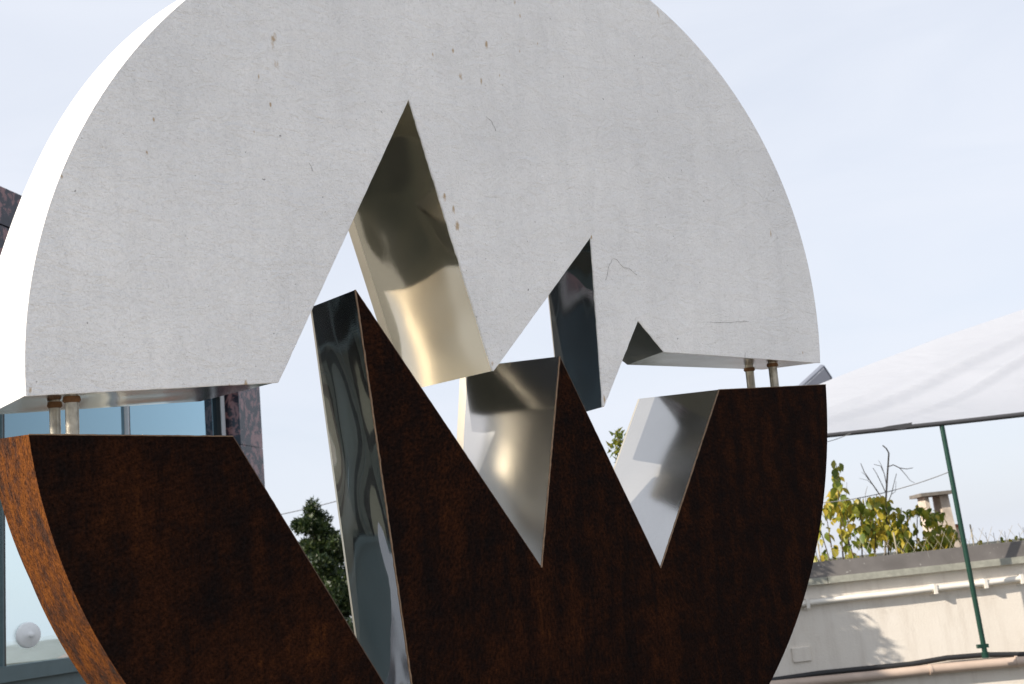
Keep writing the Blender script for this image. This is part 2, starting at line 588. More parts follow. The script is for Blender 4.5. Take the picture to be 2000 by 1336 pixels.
# weld beads and eased paint edges along the front edges
def bead(a, b, rad, m, name, wob=0.35, step=0.009, y=0.0):
    A, B = Vector((a[0], y, a[1])), Vector((b[0], y, b[1]))
    n = max(3, int((B - A).length / step))
    pts, rs = [], []
    for i in range(n + 1):
        p = A.lerp(B, i / n)
        q = noise.noise(p * 90)
        pts.append(p + Vector((q, noise.noise(p * 70 + Vector((5, 5, 5))), q)) * rad * wob)
        rs.append(rad * (1 + wob * noise.noise(p * 120 + Vector((9, 0, 0)))))
    return MB().tube(pts, rs, 6).build(name, m, sculpture, LOC)
M_WELD = plain('weld_rust_lit', (0.30, 0.20, 0.13), 0.5, 0.6, 0.5, 60, 0.4, 200)
M_WELD2 = plain('weld_shaded', (0.10, 0.06, 0.04), 0.6, 0.3, 0.5, 60, 0.4, 200)
for i in (1, 2, 3, 4, 5, 6, 7):
    bead(lfc[i], lfc[i + 1], 0.0024 if i in (2, 4, 6) else 0.0011, M_WELD if i in (2, 4, 6, 7) else M_WELD2, 'weld_bead')  # edges towards the sun get a lighter weld colour, the rest a shaded one
bead(lfc[0], lfc[1], 0.0014, M_WELD, 'weld_bead')
for i in range(8):
    bead(ufc[i], ufc[i + 1], 0.0034 if i in (2, 4) else 0.0020, M_PAINT, 'paint_edge', 0.3, 0.015, 0.0026 if i in (2, 4) else 0.0016)

# connecting rods
M_ROD = plain('stained_rod_steel', (0.50, 0.46, 0.38), 0.35, 0.85, 0.55, 45, 0.2, 120)
M_COLLAR = plain('rust_ring', (0.16, 0.07, 0.02), 0.8, 0.1, 0.5, 60)
def chain_z(ch, x):
    for a, b in zip(ch[:-1], ch[1:]):
        if min(a[0], b[0]) <= x <= max(a[0], b[0]):
            return a[1] + (b[1] - a[1]) * (x - a[0]) / (b[0] - a[0])
    return ch[0][1] if x < ch[0][0] else ch[-1][1]
for px, py, dep, rad in ((141,815,0.028,0.0125),(107.5,815,0.118,0.0105),(1465,735,0.175,0.0135),(1511,735,0.075,0.0135)):
    p = dsc(px, py, dep)
    z1 = chain_z(ufc[:2] if px < 500 else ufc[-2:], p.x) + 0.012
    z0 = chain_z(lfc[:2] if px < 500 else lfc[-2:], p.x) - 0.02
    o = MB().tube([(p.x, dep, z0), (p.x, dep, (z0 + z1) / 2), (p.x, dep, z1)], rad, 20).build('rod', M_ROD, sculpture, LOC)
    zc = z1 - 0.024 if px < 500 else z1 - 0.018
    c = MB().tube([(p.x, dep, zc - 0.004), (p.x, dep, zc), (p.x, dep, zc + 0.008)], [rad * 1.06, rad * 1.35, rad * 1.25], 20).build('collar', M_COLLAR, o, Matrix.Identity(4))

# hairline cracks in the render
M_CRACK = plain('crack_shadow', (0.33, 0.32, 0.31), 0.9)
for line in ([(1183,548),(1190,520),(1197,504),(1208,511),(1217,523),(1228,524),(1244,537)],
             [(1380,629),(1398,631),(1420,630),(1450,628),(1462,628)],
             [(604,318),(610,330),(611,336)], [(950,228),(962,240),(968,256)], [(1455,688),(1455,698)]):
    vs, fs = [], []
    pts = []
    for a, b in zip(line[:-1], line[1:]):
        for k in range(4):
            pts.append((a[0] + (b[0] - a[0]) * k / 4 + random.uniform(-1, 1), a[1] + (b[1] - a[1]) * k / 4 + random.uniform(-1, 1)))
    pts.append(line[-1])
    mb = MB()
    P = [dsc(*p) + Vector((0, -0.0006, 0)) for p in pts]
    mb.tube(P, [0.0002 + 0.0005 * random.random() for _ in P], 4)
    mb.build('hairline_crack', M_CRACK, sculpture, LOC)

# plinth under the disc
M_CONC = plain('plinth_concrete', (0.33, 0.32, 0.30), 0.85, 0, 0.3, 6, 0.3, 80)
bz = min((DISC @ Vector((x, 0, z))).z for x, z in lra) + 0.10
fr = Matrix.Translation((0, 0, 0)) @ Matrix.Rotation(math.atan2((DISC.to_3x3() @ Vector((1, 0, 0))).y, (DISC.to_3x3() @ Vector((1, 0, 0))).x), 4, 'Z')
MB().box((-0.55, -0.28, 0), (0.55, 0.32, bz), fr).box((-0.7, -0.42, 0), (0.7, 0.46, 0.12), fr).build('plinth', M_CONC, sculpture)

# ------------------------------------------------------------------ ground
def ground_h(x, y):
    k = min(1, max(0, (y - 11.0) / 35.0))
    k = k * k * (3 - 2 * k)
    far = min(1, max(0, (y - 46) / 2000))
    return -7.0 * k - 12 * far
M_GROUND = plain('ground_grass', (0.068, 0.068, 0.044), 0.9, 0, 0.85, 4.5, 0.5, 40)
gx = [-4000, -800, -200, -60, -25, -14, -8, -4, 0, 4, 8, 14, 25, 60, 200, 800, 4000]
gy = [-4000, -800, -200, -60, -20, -8, -2, 4, 8, 10.4, 11, 14, 18, 22, 26, 30, 35, 40, 46, 80, 200, 600, 1500, 5000]
vs = [(x, y, ground_h(x, y)) for y in gy for x in gx]
nx = len(gx)
g = MB().add(vs, [(j * nx + i, j * nx + i + 1, (j + 1) * nx + i + 1, (j + 1) * nx + i) for j in range(len(gy) - 1) for i in range(nx - 1)], True).build('ground', M_GROUND)
tag(g, kind='structure')

M_PAVE = plain('bounce_paving_stone', (0.56, 0.53, 0.49), 0.8, 0, 0.3, 3, 0.2, 60)  # unseen pale slabs, added to bounce sunlight onto the white face
mb = MB()
for i in range(-1, 16):
    for j in range(-12, 2):
        x0, y0 = i * 1.2, j * 1.2
        mb.box((x0 + 0.006, y0 + 0.006, -0.05), (x0 + 1.194, y0 + 1.194, 0.03 + random.uniform(-0.003, 0.003)))
tag(mb.build('bounce_paving', M_PAVE), kind='structure')

# far town hill on the left
mb = MB()
vs = []
for i in range(61):
    x = -700 + i * 14
    hh = 6 + 9 * noise.noise(Vector((x * 0.006, 0, 0))) + 3 * noise.noise(Vector((x * 0.03, 4, 0)))
    vs += [(x, 560, -30), (x, 600, hh * 0.5 - 10), (x, 680, hh - 6), (x, 900, -30)]
mb.add(vs, [(i * 4 + j, (i + 1) * 4 + j, (i + 1) * 4 + j + 1, i * 4 + j + 1) for i in range(60) for j in range(3)], True)
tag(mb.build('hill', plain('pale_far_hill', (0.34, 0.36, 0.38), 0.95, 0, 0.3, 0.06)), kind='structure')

# ------------------------------------------------------------------ glass pavilion
d3 = ray(1619, 668 + 480 - 0.105 * 619)
FD = Vector((d3.x, d3.y, 0)).normalized()          # along the facade, away from the camera
FN = Vector((FD.y, -FD.x, 0))                      # facing the terrace
h0 = ray(0, 668 + 475 + 105)
P0 = EYE + h0 * (7.5 / h0.y)
P0.z = 0
PF = Matrix(((FD.x, -FN.x, 0, P0.x), (FD.y, -FN.y, 0, P0.y), (0, 0, 1, 0), (0, 0, 0, 1)))   # local x along, y into the building, z up
def fac(px, py, off=0.0):
    d = ray(px, py)
    q = P0 + FN * off
    s = (q - EYE).dot(FN) / d.dot(FN)
    p = EYE + d * s
    return ((p - P0).dot(FD), p.z)

def marble():
    m, t, b = mat('pink_black_marble')
    v = coords(t, (1, 1, 0.75), (0.2, 0.1, 0.6))
    n = tex_noise(t, v, 7, 5, 0.62, 1.6)
    n2 = tex_noise(t, v, 18, 4, 0.6, 1.0)
    a = mix(t, 0.35, n, n2)
    c = ramp(t, a, [(0.40, (0.022, 0.022, 0.032)), (0.495, (0.035, 0.034, 0.048)), (0.52, (0.18, 0.095, 0.10)), (0.60, (0.27, 0.145, 0.145)), (0.68, (0.10, 0.08, 0.10))])
    t.links.new(c, b.inputs['Base Color'])
    b.inputs['Roughness'].default_value = 0.18
    return m
def glass(name, tint, refl, gfac, tr):
    m, t, b = mat(name)
    t.nodes.remove(b)
    out = t.nodes['Material Output']
    g1 = t.nodes.new('ShaderNodeBsdfGlossy')
    g1.inputs['Color'].default_value = (*refl, 1)
    g1.inputs['Roughness'].default_value = 0.01
    tb = t.nodes.new('ShaderNodeBsdfTransparent')
    tb.inputs['Color'].default_value = (*tr, 1)
    fz = t.nodes.new('ShaderNodeLayerWeight')
    fz.inputs['Blend'].default_value = 0.5
    sq = t.nodes.new('ShaderNodeMath')                    # reflectance climbs towards grazing view, as on real panes
    sq.operation = 'POWER'
    sq.inputs[1].default_value = 2.0
    t.links.new(fz.outputs['Facing'], sq.inputs[0])
    mg = t.nodes.new('ShaderNodeMath')
    mg.operation = 'MULTIPLY'
    mg.use_clamp = True
    mg.inputs[1].default_value = gfac
    t.links.new(sq.outputs[0], mg.inputs[0])
    ms = t.nodes.new('ShaderNodeMixShader')
    t.links.new(mg.outputs[0], ms.inputs['Fac'])
    t.links.new(tb.outputs[0], ms.inputs[1])
    t.links.new(g1.outputs[0], ms.inputs[2])
    t.links.new(ms.outputs[0], out.inputs['Surface'])
    # old float glass is never quite flat
    v = coords(t)
    bp = t.nodes.new('ShaderNodeBump')
    bp.inputs['Strength'].default_value = 0.05
    bp.inputs['Distance'].default_value = 0.02
    t.links.new(tex_noise(t, v, 1.6, 2), bp.inputs['Height'])
    t.links.new(bp.outputs[0], g1.inputs['Normal'])
    return m
M_MARBLE = marble()
M_FRAME = plain('dark_bronze_frame', (0.030, 0.028, 0.028), 0.45, 0.3, 0.3)
M_WFRAME = plain('white_frame', (0.62, 0.64, 0.66), 0.5)
M_GFRAME = plain('grey_green_frame', (0.10, 0.15, 0.16), 0.5)
M_GLASSB = glass('blue_transom_glass', (0, 0, 0), (0.38, 0.56, 0.65), 3.6, (0.05, 0.09, 0.11))
M_GLASSC = glass('clear_glass', (0, 0, 0), (0.84, 0.93, 0.95), 2.0, (0.92, 0.975, 0.97))
M_INT = plain('dim_interior', (0.22, 0.28, 0.30), 0.8)
M_JOINT = plain('marble_joint', (0.16, 0.13, 0.08), 0.7)
M_PLASTIC = plain('white_plastic', (0.88, 0.90, 0.90), 0.4, 0, 0.05)

pav = thing('glass_pavilion', 'low pavilion with blue window panes and pink and black marble cladding', 'building', P0)
PFR = Matrix.Translation(-P0) @ PF               # under the root (root unrotated)
zt = fac(0, 371)[1]
zj = fac(0, 445)[1]
zl = fac(440, 768)[1]
zs = fac(20, 1300)[1]
s_m = [fac(250, 820)[0], fac(6, 1200)[0]]
sp = s_m[0] - s_m[1]
s_edge = fac(432, 820)[0]
s_p0 = fac(462, 850, 0.12)[0]
s_p1 = fac(512, 850, 0.16)[0]
s_start = s_m[1] - 3.0 * sp
z_tr = fac(0, 893)[1]
DEP = 3.2
def pbox(name, lo, hi, m, parent=None):
    o = MB().box(lo, hi).build(name, m, pav if parent is None else parent, PFR if parent is None else Matrix.Identity(4))
    return o
# marble fascia panels: two rows
bounds = [s_start, s_start + 0.75 * sp, s_start + 1.5 * sp, s_start + 2.4 * sp, s_m[1] + 0.35, s_m[1] + 0.35 + 0.75 * sp, s_m[0] + 0.3, s_m[0] + 1.0, s_p1]
for a, b in zip(bounds[:-1], bounds[1:]):
    pbox('marble_panel', (a + 0.004, -0.05, zj + 0.006), (b - 0.004, 0.0, zt), M_MARBLE)
    pbox('marble_panel', (a + 0.004, -0.05, zl + 0.03), (b - 0.004, 0.0, zj - 0.006), M_MARBLE)
pbox('fascia_backing', (s_start, 0.0, zl), (s_p1, 0.25, zt - 0.03), M_JOINT)
pbox('roof_slab', (s_start, 0.25, zl + 0.25), (s_p1 - 0.02, DEP, zt - 0.25), M_INT)
pbox('soffit', (s_start, -0.06, zl), (s_p0, 0.0, zl + 0.026), M_WFRAME)
# corner pillar
zs_p = [-0.0, 1.05, 2.1, 3.15, zl + 0.35, zt]
for a, b in zip(zs_p[:-1], zs_p[1:]):
    pbox('marble_panel', (s_p0, -0.16, a + 0.003), (s_p1, 0.5, b - 0.003), M_MARBLE)
# sill wall and frames
pbox('sill_wall', (s_start, 0.0, 0), (s_p0, 0.18, zs - 0.10), M_GFRAME)
pbox('sill', (s_start, -0.05, zs - 0.10), (s_p0, 0.2, zs), M_GFRAME)
pbox('head_frame', (s_start, 0.0, zl - 0.05), (s_p0, 0.08, zl), M_FRAME)
pbox('jamb_frame', (s_edge, -0.02, zs), (s_p0 - 0.10, 0.1, zl), M_FRAME)
pbox('jamb_frame', (s_p0 - 0.095, -0.03, zs), (s_p0 - 0.035, 0.1, zl), M_WFRAME)
pbox('transom_bar', (s_start, 0.0, z_tr - 0.02), (s_edge, 0.05, z_tr + 0.02), M_GFRAME)
for k in range(4):
    s = s_m[0] - k * sp
    pbox('mullion', (s - 0.016, -0.012, zs), (s - 0.003, 0.06, zl), M_WFRAME if k == 0 else M_GFRAME)
    pbox('mullion', (s - 0.002, -0.008, zs), (s + 0.017, 0.05, zl), M_FRAME)
edges = [s_start + 0.035, s_m[1] - 0.036, None]
spans = [(s_start, s_m[1] - 2 * sp - 0.023), (s_m[1] - 2 * sp + 0.018, s_m[1] - sp - 0.023), (s_m[1] - sp + 0.018, s_m[1] - 0.023), (s_m[1] + 0.018, s_m[0] - 0.023), (s_m[0] + 0.018, s_edge)]
vent_s, vent_z = fac(59, 1240)
for a, b in spans:
    pbox('window_pane', (a, 0.02, z_tr + 0.022), (b, 0.028, zl - 0.052), M_GLASSB)
    p = pbox('window_pane', (a, 0.02, zs), (b, 0.028, z_tr - 0.022), M_GLASSC)
    if a < vent_s < b:
        fr2 = Matrix.Translation((vent_s, 0.016, vent_z)) @ Matrix.Rotation(math.radians(90), 4, 'X')
        mb = MB()
        prof = [(0.001, 0.030), (0.018, 0.030), (0.022, 0.018), (0.034, 0.024), (0.040, 0.013), (0.054, 0.019), (0.060, 0.010), (0.078, 0.014), (0.086, 0.0)]
        N = 28
        vs = [fr2 @ Vector((1.45 * r * math.cos(2 * math.pi * k / N), r * math.sin(2 * math.pi * k / N), h)) for r, h in prof for k in range(N)]
        fs = [(i * N + k, i * N + (k + 1) % N, (i + 1) * N + (k + 1) % N, (i + 1) * N + k) for i in range(len(prof) - 1) for k in range(N)]
        mb.add(vs, fs, True)
        mb.build('ventilator', M_PLASTIC, pav, PFR)
M_BACK = plain('beige_curtain', (0.36, 0.34, 0.30), 0.8)
tr = M_BACK.node_tree.nodes.new('ShaderNodeBsdfTranslucent')
tr.inputs['Color'].default_value = (0.46, 0.43, 0.37, 1)
ms = M_BACK.node_tree.nodes.new('ShaderNodeMixShader')
ms.inputs['Fac'].default_value = 0.5
M_BACK.node_tree.links.new(M_BACK.node_tree.nodes['Principled BSDF'].outputs[0], ms.inputs[1])
M_BACK.node_tree.links.new(tr.outputs[0], ms.inputs[2])
M_BACK.node_tree.links.new(ms.outputs[0], M_BACK.node_tree.nodes['Material Output'].inputs['Surface'])
sc_ = s_start
while sc_ < -0.9:
    pbox('curtain', (sc_, 0.40, 0.06), (sc_ + 0.75, 0.42, zl + 0.25), M_BACK)
    sc_ += 1.15
pbox('inner_wall', (s_start, 1.4, 0.06), (-0.6, 1.5, zl + 0.25), M_FRAME)
# far side: glazed too, so that the sky shows through
pbox('parapet', (s_start, DEP - 0.1, 0), (s_p1 - 0.05, DEP, zs + 0.02), M_GFRAME)
for k in range(12):
    s = s_start + 0.2 + k * (s_p0 - s_start) / 11.3
    pbox('rear_post', (s, DEP - 0.08, zs + 0.02), (s + 0.05, DEP, zl + 0.25), M_GFRAME)
pbox('rear_rail', (s_start, DEP - 0.06, zs + 0.62), (s_p1 - 0.05, DEP - 0.04, zs + 0.64), M_GFRAME)
pbox('interior_floor', (s_start, 0.18, 0.0), (s_p1 - 0.05, DEP - 0.1, 0.06), M_INT)

# ------------------------------------------------------------------ garden wall on the right
YW = 10.0
def wz(y, x=1800):
    return pix(x, y, YW).z
xl, xr = 0.62, 9.5
def stucco():
    m, t, b = mat('cream_stucco')
    v = coords(t)
    n = tex_noise(t, v, 1.6, 6, 0.6)
    st = tex_noise(t, coords(t, (6, 6, 0.9)), 1.5, 5, 0.65)
    c = mix(t, ramp(t, n, [(0.35, 0.0), (0.7, 1.0)]), (0.74, 0.68, 0.60), (0.80, 0.75, 0.68))
    c = mix(t, ramp(t, st, [(0.48, 0.0), (0.78, 0.5)]), c, (0.50, 0.43, 0.36))
    c = mix(t, ramp(t, tex_noise(t, v, 3.2, 8, 0.75, 1.5), [(0.60, 0.0), (0.66, 0.22)]), c, (0.52, 0.47, 0.41))
    t.links.new(c, b.inputs['Base Color'])
    b.inputs['Roughness'].default_value = 0.85
    bump(t, b, tex_noise(t, v, 60, 5, 0.6), 0.25, 0.01)
    return m
def flash():
    m, t, b = mat('weathered_flashing')
    v = coords(t)
    n = tex_noise(t, v, 5, 5, 0.6)
    dr = tex_noise(t, coords(t, (22, 1, 1.1)), 2.0, 4, 0.6)
    c = mix(t, ramp(t, n, [(0.35, 0.0), (0.7, 1.0)]), (0.10, 0.092, 0.088), (0.14, 0.13, 0.125))
    c = mix(t, ramp(t, dr, [(0.68, 0.0), (0.74, 0.55)]), c, (0.55, 0.54, 0.52))
    sp_ = tex_noise(t, v, 38, 2, 0.5)
    c = mix(t, ramp(t, sp_, [(0.72, 0.0), (0.76, 0.5)]), c, (0.5, 0.49, 0.47))
    t.links.new(c, b.inputs['Base Color'])
    b.inputs['Roughness'].default_value = 0.7
    return m
M_STUCCO = stucco()
M_FLASH = flash()
M_COPING = plain('lichen_concrete', (0.42, 0.42, 0.36), 0.9, 0, 0.4, 20, 0.3, 60)
M_COND = plain('cream_conduit', (0.80, 0.76, 0.69), 0.5, 0, 0.1)
M_BLACK = plain('black_rubber', (0.018, 0.018, 0.020), 0.6)
M_PINKPIPE = plain('pinkish_pipe', (0.56, 0.44, 0.36), 0.55, 0, 0.2)
M_GREEN = plain('green_post_paint', (0.004, 0.042, 0.028), 0.4, 0.1, 0.2, 20)
wall = thing('garden_wall', 'cream stucco wall with dark weathered coping on the right', 'wall', (xl, YW, 0))
def wbox(name, lo, hi, m):
    return MB().box((lo[0] - xl, lo[1] - YW, lo[2]), (hi[0] - xl, hi[1] - YW, hi[2])).build(name, m, wall)
z_top, z_fl, z_un = wz(1077), wz(1107), wz(1120)
wbox('wall_body', (xl, YW, -0.2), (xr, YW + 0.22, z_un), M_STUCCO)
xs = xl - 0.04
k = 0
while xs < xr:
    xe = xs + 1.9
    MB().box((xs - xl + 0.003, -0.07, z_un), (xe - xl - 0.003, 0.28, z_fl)).build('coping_stone', M_COPING, wall)
    xs = xe
mb = MB()
n = 60
pts = []
for i in range(n + 1):
    x = xl - 0.04 + (xr - xl + 0.04) * i / n
    dz = 0.006 * noise.noise(Vector((x * 1.4, 0, 0)))
    pts += [(x - xl, -0.045 + 0.01 * noise.noise(Vector((x * 2, 3, 0))), z_fl), (x - xl, 0.0, z_top + dz), (x - xl, 0.24, z_top + dz), (x - xl, 0.26, z_fl)]
fs = []
for i in range(n):
    for j in range(3):
        fs.append((i * 4 + j, (i + 1) * 4 + j, (i + 1) * 4 + j + 1, i * 4 + j + 1))
mb.add(pts, fs).build('flashing', M_FLASH, wall)

# conduit along the wall
cx0, cz0 = pix(1567, 1181, YW).x, pix(1567, 1181, YW).z
cond = thing('conduit_pipe', 'cream conduit pipe clipped under the coping of the cream wall', 'pipe', (cx0, YW, 0))
pts = []
for px, py in ((1520,1188),(1567,1179),(1650,1169),(1740,1160),(1830,1149),(1925,1139),(2000,1129),(2100,1117),(2300,1096)):
    p = pix(px, py, YW - 0.045)
    pts.append((p.x - cx0, -0.045, p.z))
MB().tube(pts, 0.026, 10).build('tube', M_COND, cond)
for px, py in ((1577,1178),(1826,1150),(1924,1139),(1995,1130)):
    p = pix(px, py, YW - 0.05)
    MB().box((p.x - cx0 - 0.014, -0.076, p.z - 0.042), (p.x - cx0 + 0.014, 0.0, p.z + 0.036)).box((p.x - cx0 - 0.034, -0.02, p.z - 0.055), (p.x - cx0 + 0.014, 0.0, p.z - 0.042)).build('clip', M_COND, cond)
# hose and drain pipe low on the wall
pts = []
for px, py in ((1400,1340),(1512,1328),(1600,1315),(1700,1305),(1780,1297),(1850,1285),(1925,1279),(2000,1278),(2150,1262),(2350,1240)):
    p = pix(px, py, YW - 0.05)
    pts.append((p.x, YW - 0.05, p.z))
fine = []
for a, b in zip(pts[:-1], pts[1:]):
    for k in range(5):
        fine.append(Vector(a).lerp(Vector(b), k / 5))
tag(MB().tube(fine, 0.022, 8).build('hose', M_BLACK), 'black hose lying along the foot of the cream wall', 'hose')
px0 = pix(1512, 1333, YW)
dp = thing('drain_pipe', 'pinkish drain pipe running low along the cream wall below the black hose', 'pipe', (px0.x, YW, 0))
pts = []
for px, py in ((1400,1349),(1700,1320),(1810,1308),(2000,1291),(2300,1258)):
    p = pix(px, py, YW - 0.05)
    pts.append((p.x - px0.x, -0.06, p.z))
MB().tube(pts, 0.042, 12).build('tube', M_PINKPIPE, dp)
for px, py in ((1816,1308),(1985,1292)):
    p = pix(px, py, YW - 0.06)
    MB().tube([(p.x - px0.x - 0.012, -0.06, p.z), (p.x - px0.x + 0.012, -0.06, p.z)], 0.048, 12).build('pipe_ring', M_PINKPIPE, dp)
# junction box cover
a, b = pix(1545, 1266, YW), pix(1585, 1290, YW)
bo = MB().box((a.x, YW - 0.02, b.z), (b.x, YW, a.z)).build('junction_box_cover', M_STUCCO)
bv = bo.modifiers.new('b', 'BEVEL'); bv.width = 0.004; bv.segments = 2
tag(bo, 'square cream junction box cover with a rust streak on the wall', 'box cover')

# ------------------------------------------------------------------ canopy with green post
YC = 9.75
pb, pt = pix(1924, 1276, YC), pix(1838, 824, YC)
post = thing('canopy_post', 'slim dark green metal post leaning against the cream wall', 'post', (pb.x, YC, 0))
l0 = Vector((0, 0, pb.z - 0.02))
l1 = Vector((pt.x - pb.x, 0, pt.z))
MB().tube([l0, l0.lerp(l1, 0.5), l1], 0.021, 12).build('pole', M_GREEN, post)
MB().tube([l0 - Vector((0, 0, 0.015)), l0 + Vector((0, 0, 0.03))], 0.03, 12).box((-0.055, -0.02, pb.z + 0.045), (0.035, 0.02, pb.z + 0.075)).build('foot_clamp', M_GREEN, post)
M_FAB = None
m, t, b = mat('white_tarpaulin')
v = coords(t)
b.inputs['Base Color'].default_value = (0.60, 0.63, 0.70, 1)
b.inputs['Roughness'].default_value = 0.55
bump(t, b, tex_noise(t, coords(t, (1, 1, 3)), 1.3, 4, 0.5, 0.5), 0.35, 0.08)
trn = t.nodes.new('ShaderNodeBsdfTranslucent')
trn.inputs['Color'].default_value = (0.50, 0.53, 0.60, 1)
ms = t.nodes.new('ShaderNodeMixShader')
ms.inputs['Fac'].default_value = 0.4
t.links.new(b.outputs[0], ms.inputs[1])
t.links.new(trn.outputs[0], ms.inputs[2])
t.links.new(ms.outputs[0], t.nodes['Material Output'].inputs['Surface'])
M_FAB = m
M_BAR = plain('dark_grey_bar', (0.055, 0.055, 0.06), 0.5)
eL, eR = pix(1480, 864, YC), pix(2260, 779, YC)
can = thing('canopy', 'white fabric canopy with a dark edge bar beside the sculpture', 'canopy', (eL.x, YC, 0))
O = Vector((eL.x, YC, 0))
nu, nv = 110, 40
vs = []
YR = 12.2
for i in range(nu + 1):
    u = i / nu
    bx = 1480 + (2260 - 1480) * u
    e = pix(bx, 862 - (862 - 777) * u, YC)
    ry = np.interp(bx, [1480, 1617, 1700, 1800, 1900, 2000, 2260], [790, 735, 703, 665, 631, 597, 515])
    r = pix(bx + 30, float(ry) - 3.5, YR)
    for j in range(nv + 1):
        v_ = j / nv
        p = e.lerp(r, v_)
        p.z -= 0.10 * math.sin(math.pi * v_)
        p.z += 0.035 * math.sin(math.pi * v_) * noise.noise(Vector((u * 2.2 + v_ * 1.4, v_ * 3.2 - u * 2.0, 0.3))) * 1.6
        crease = (u * 0.9 - v_ + 0.15)
        p.z += (0.085 * math.exp(-(crease / 0.028) ** 2) + 0.06 * math.exp(-((u * 1.3 - v_ - 0.32) / 0.025) ** 2) + 0.05 * math.exp(-((u * 0.7 - v_ + 0.42) / 0.03) ** 2)) * math.sin(math.pi * v_)
        vs.append(p - O)
fs = [(i * (nv + 1) + j, (i + 1) * (nv + 1) + j, (i + 1) * (nv + 1) + j + 1, i * (nv + 1) + j + 1) for i in range(nu) for j in range(nv)]
# the far slope of the roof
vs2 = []
for i in range(nu + 1):
    r = Vector(vs[i * (nv + 1) + nv])
    vs2 += [r, r + Vector((0, 2.4, -0.40))]
mb = MB().add(vs, fs, True)
mb.add(vs2, [(i * 2, (i + 1) * 2, (i + 1) * 2 + 1, i * 2 + 1) for i in range(nu)], True)
mb.build('fabric', M_FAB, can)
MB().tube([eL - O + Vector((0, -0.01, -0.005)), eL.lerp(eR, .5) - O + Vector((0, -0.01, -0.012)), eR - O + Vector((0, -0.01, -0.005))], [0.019, 0.022, 0.026], 10).build('edge_bar', M_BAR, can)
q = [pix(1690, 843, YC - 0.03), pix(1735, 832, YC - 0.03), pix(1782, 825, YC - 0.03), pix(1778, 834, YC - 0.03), pix(1760, 840, YC - 0.03), pix(1740, 837, YC - 0.03)]
mb = MB()
vs = [p - O for p in q] + [p - O + Vector((0, 0.02, 0)) for p in q]
mb.add(vs, [tuple(range(6)), tuple(reversed(range(6, 12)))] + [(i, (i + 1) % 6, (i + 1) % 6 + 6, i + 6) for i in range(6)])
mb.build('hanging_flap', M_BAR, can)
for sx in (0.0, 1.0):
    p = vs2[2 if sx == 0 else -4]
    MB().tube([(p.x, p.y, -1.0), (p.x, p.y, p.z - 0.03)], 0.025, 10).build('rear_pole', M_GREEN, can)

# ------------------------------------------------------------------ wires
M_WIRE = plain('wire_grey', (0.16, 0.16, 0.17), 0.6)
def wire(pa, pb_, Ya, Yb, sag, rad, label):
    a, b = pix(*pa, Ya), pix(*pb_, Yb)
    pts = [a.lerp(b, i / 16) - Vector((0, 0, sag * 4 * (i / 16) * (1 - i / 16))) for i in range(17)]
    tag(MB().tube(pts, rad, 5).build('overhead_wire', M_WIRE), label, 'wire')
wire((460,1020), (760,947), 30, 30, 0.1, 0.012, 'thin overhead wire crossing the sky above the conifer')
wire((1560,985), (1856,921), 10.6, 9.8, 0.06, 0.004, 'thin wire strung from the green post above the leafy shrub')
wire((1560,868), (1662,846), 9.9, 9.7, 0.03, 0.003, 'short thin cord hanging under the canopy edge bar')

# ------------------------------------------------------------------ street lamp
YL = 18.0
M_LAMP = plain('lamp_grey', (0.20, 0.22, 0.27), 0.35, 0.3, 0.1)
M_LENS = plain('lamp_lens', (0.50, 0.54, 0.62), 0.15, 0, 0.05)
pa, pc = pix(1566, 772, YL), pix(1617, 725, YL)
hx = pa.x - 0.30
zb = ground_h(0, YL)
lamp = thing('street_lamp', 'grey street lamp head showing above the rusty right end of the sculpture', 'street lamp', (hx, YL, zb))
O = Vector((hx, YL, zb))
tip, low = pc - O, pa - O
ax = (tip - low).normalized()
nrm = (Vector((0.25, -0.85, -0.45)) - ax * Vector((0.25, -0.85, -0.45)).dot(ax)).normalized()   # lens side, facing down and to the camera
side = nrm.cross(ax).normalized()
ln = (tip - low).length
fr3 = Matrix((ax, side, nrm)).transposed().to_4x4()
fr3.translation = low
MB().tube([(0, 0, 0), (0, 0, low.z - 0.6), (0.05, 0, low.z - 0.35), low - ax * 0.05], [0.07, 0.05, 0.045, 0.04], 12).build('pole', M_LAMP, lamp)
hd = MB().box((-0.12, -0.15, -0.07), (ln, 0.15, 0.03), fr3).build('head', M_LAMP, lamp)
bv = hd.modifiers.new('b', 'BEVEL'); bv.width = 0.025; bv.segments = 3
MB().box((-0.02, -0.115, 0.022), (ln - 0.04, 0.115, 0.036), fr3).build('lens', M_LENS, hd, Matrix.Identity(4))

# ------------------------------------------------------------------ house with chimney beyond the wall
M_CHIM = plain('old_chimney_plaster', (0.66, 0.57, 0.48), 0.9, 0, 0.45, 9, 0.4, 40)
M_CAP = plain('grey_cap_slab', (0.20, 0.18, 0.16), 0.9, 0, 0.4, 12)
M_TERRA = plain('terracotta', (0.30, 0.11, 0.06), 0.8, 0, 0.4, 14)
M_ROOF = plain('roof_tiles', (0.24, 0.11, 0.07), 0.85, 0, 0.4, 10, 0.3, 30)
YH = 17.0
cp = pix(1838, 1040, YH)
gz = ground_h(0, YH)
hs = thing('stucco_house', 'old house behind the wall, only its rough plaster chimney with slab cap in view', 'house', (cp.x, YH, gz))
zr = wz(1095) - gz - 0.1 + 0.0
zc = pix(1827, 1075, YH).z - gz - 0.05
MB().box((-2.2, -0.6, 0), (2.6, 4.0, zc - 0.9)).build('house_wall', M_STUCCO, hs)
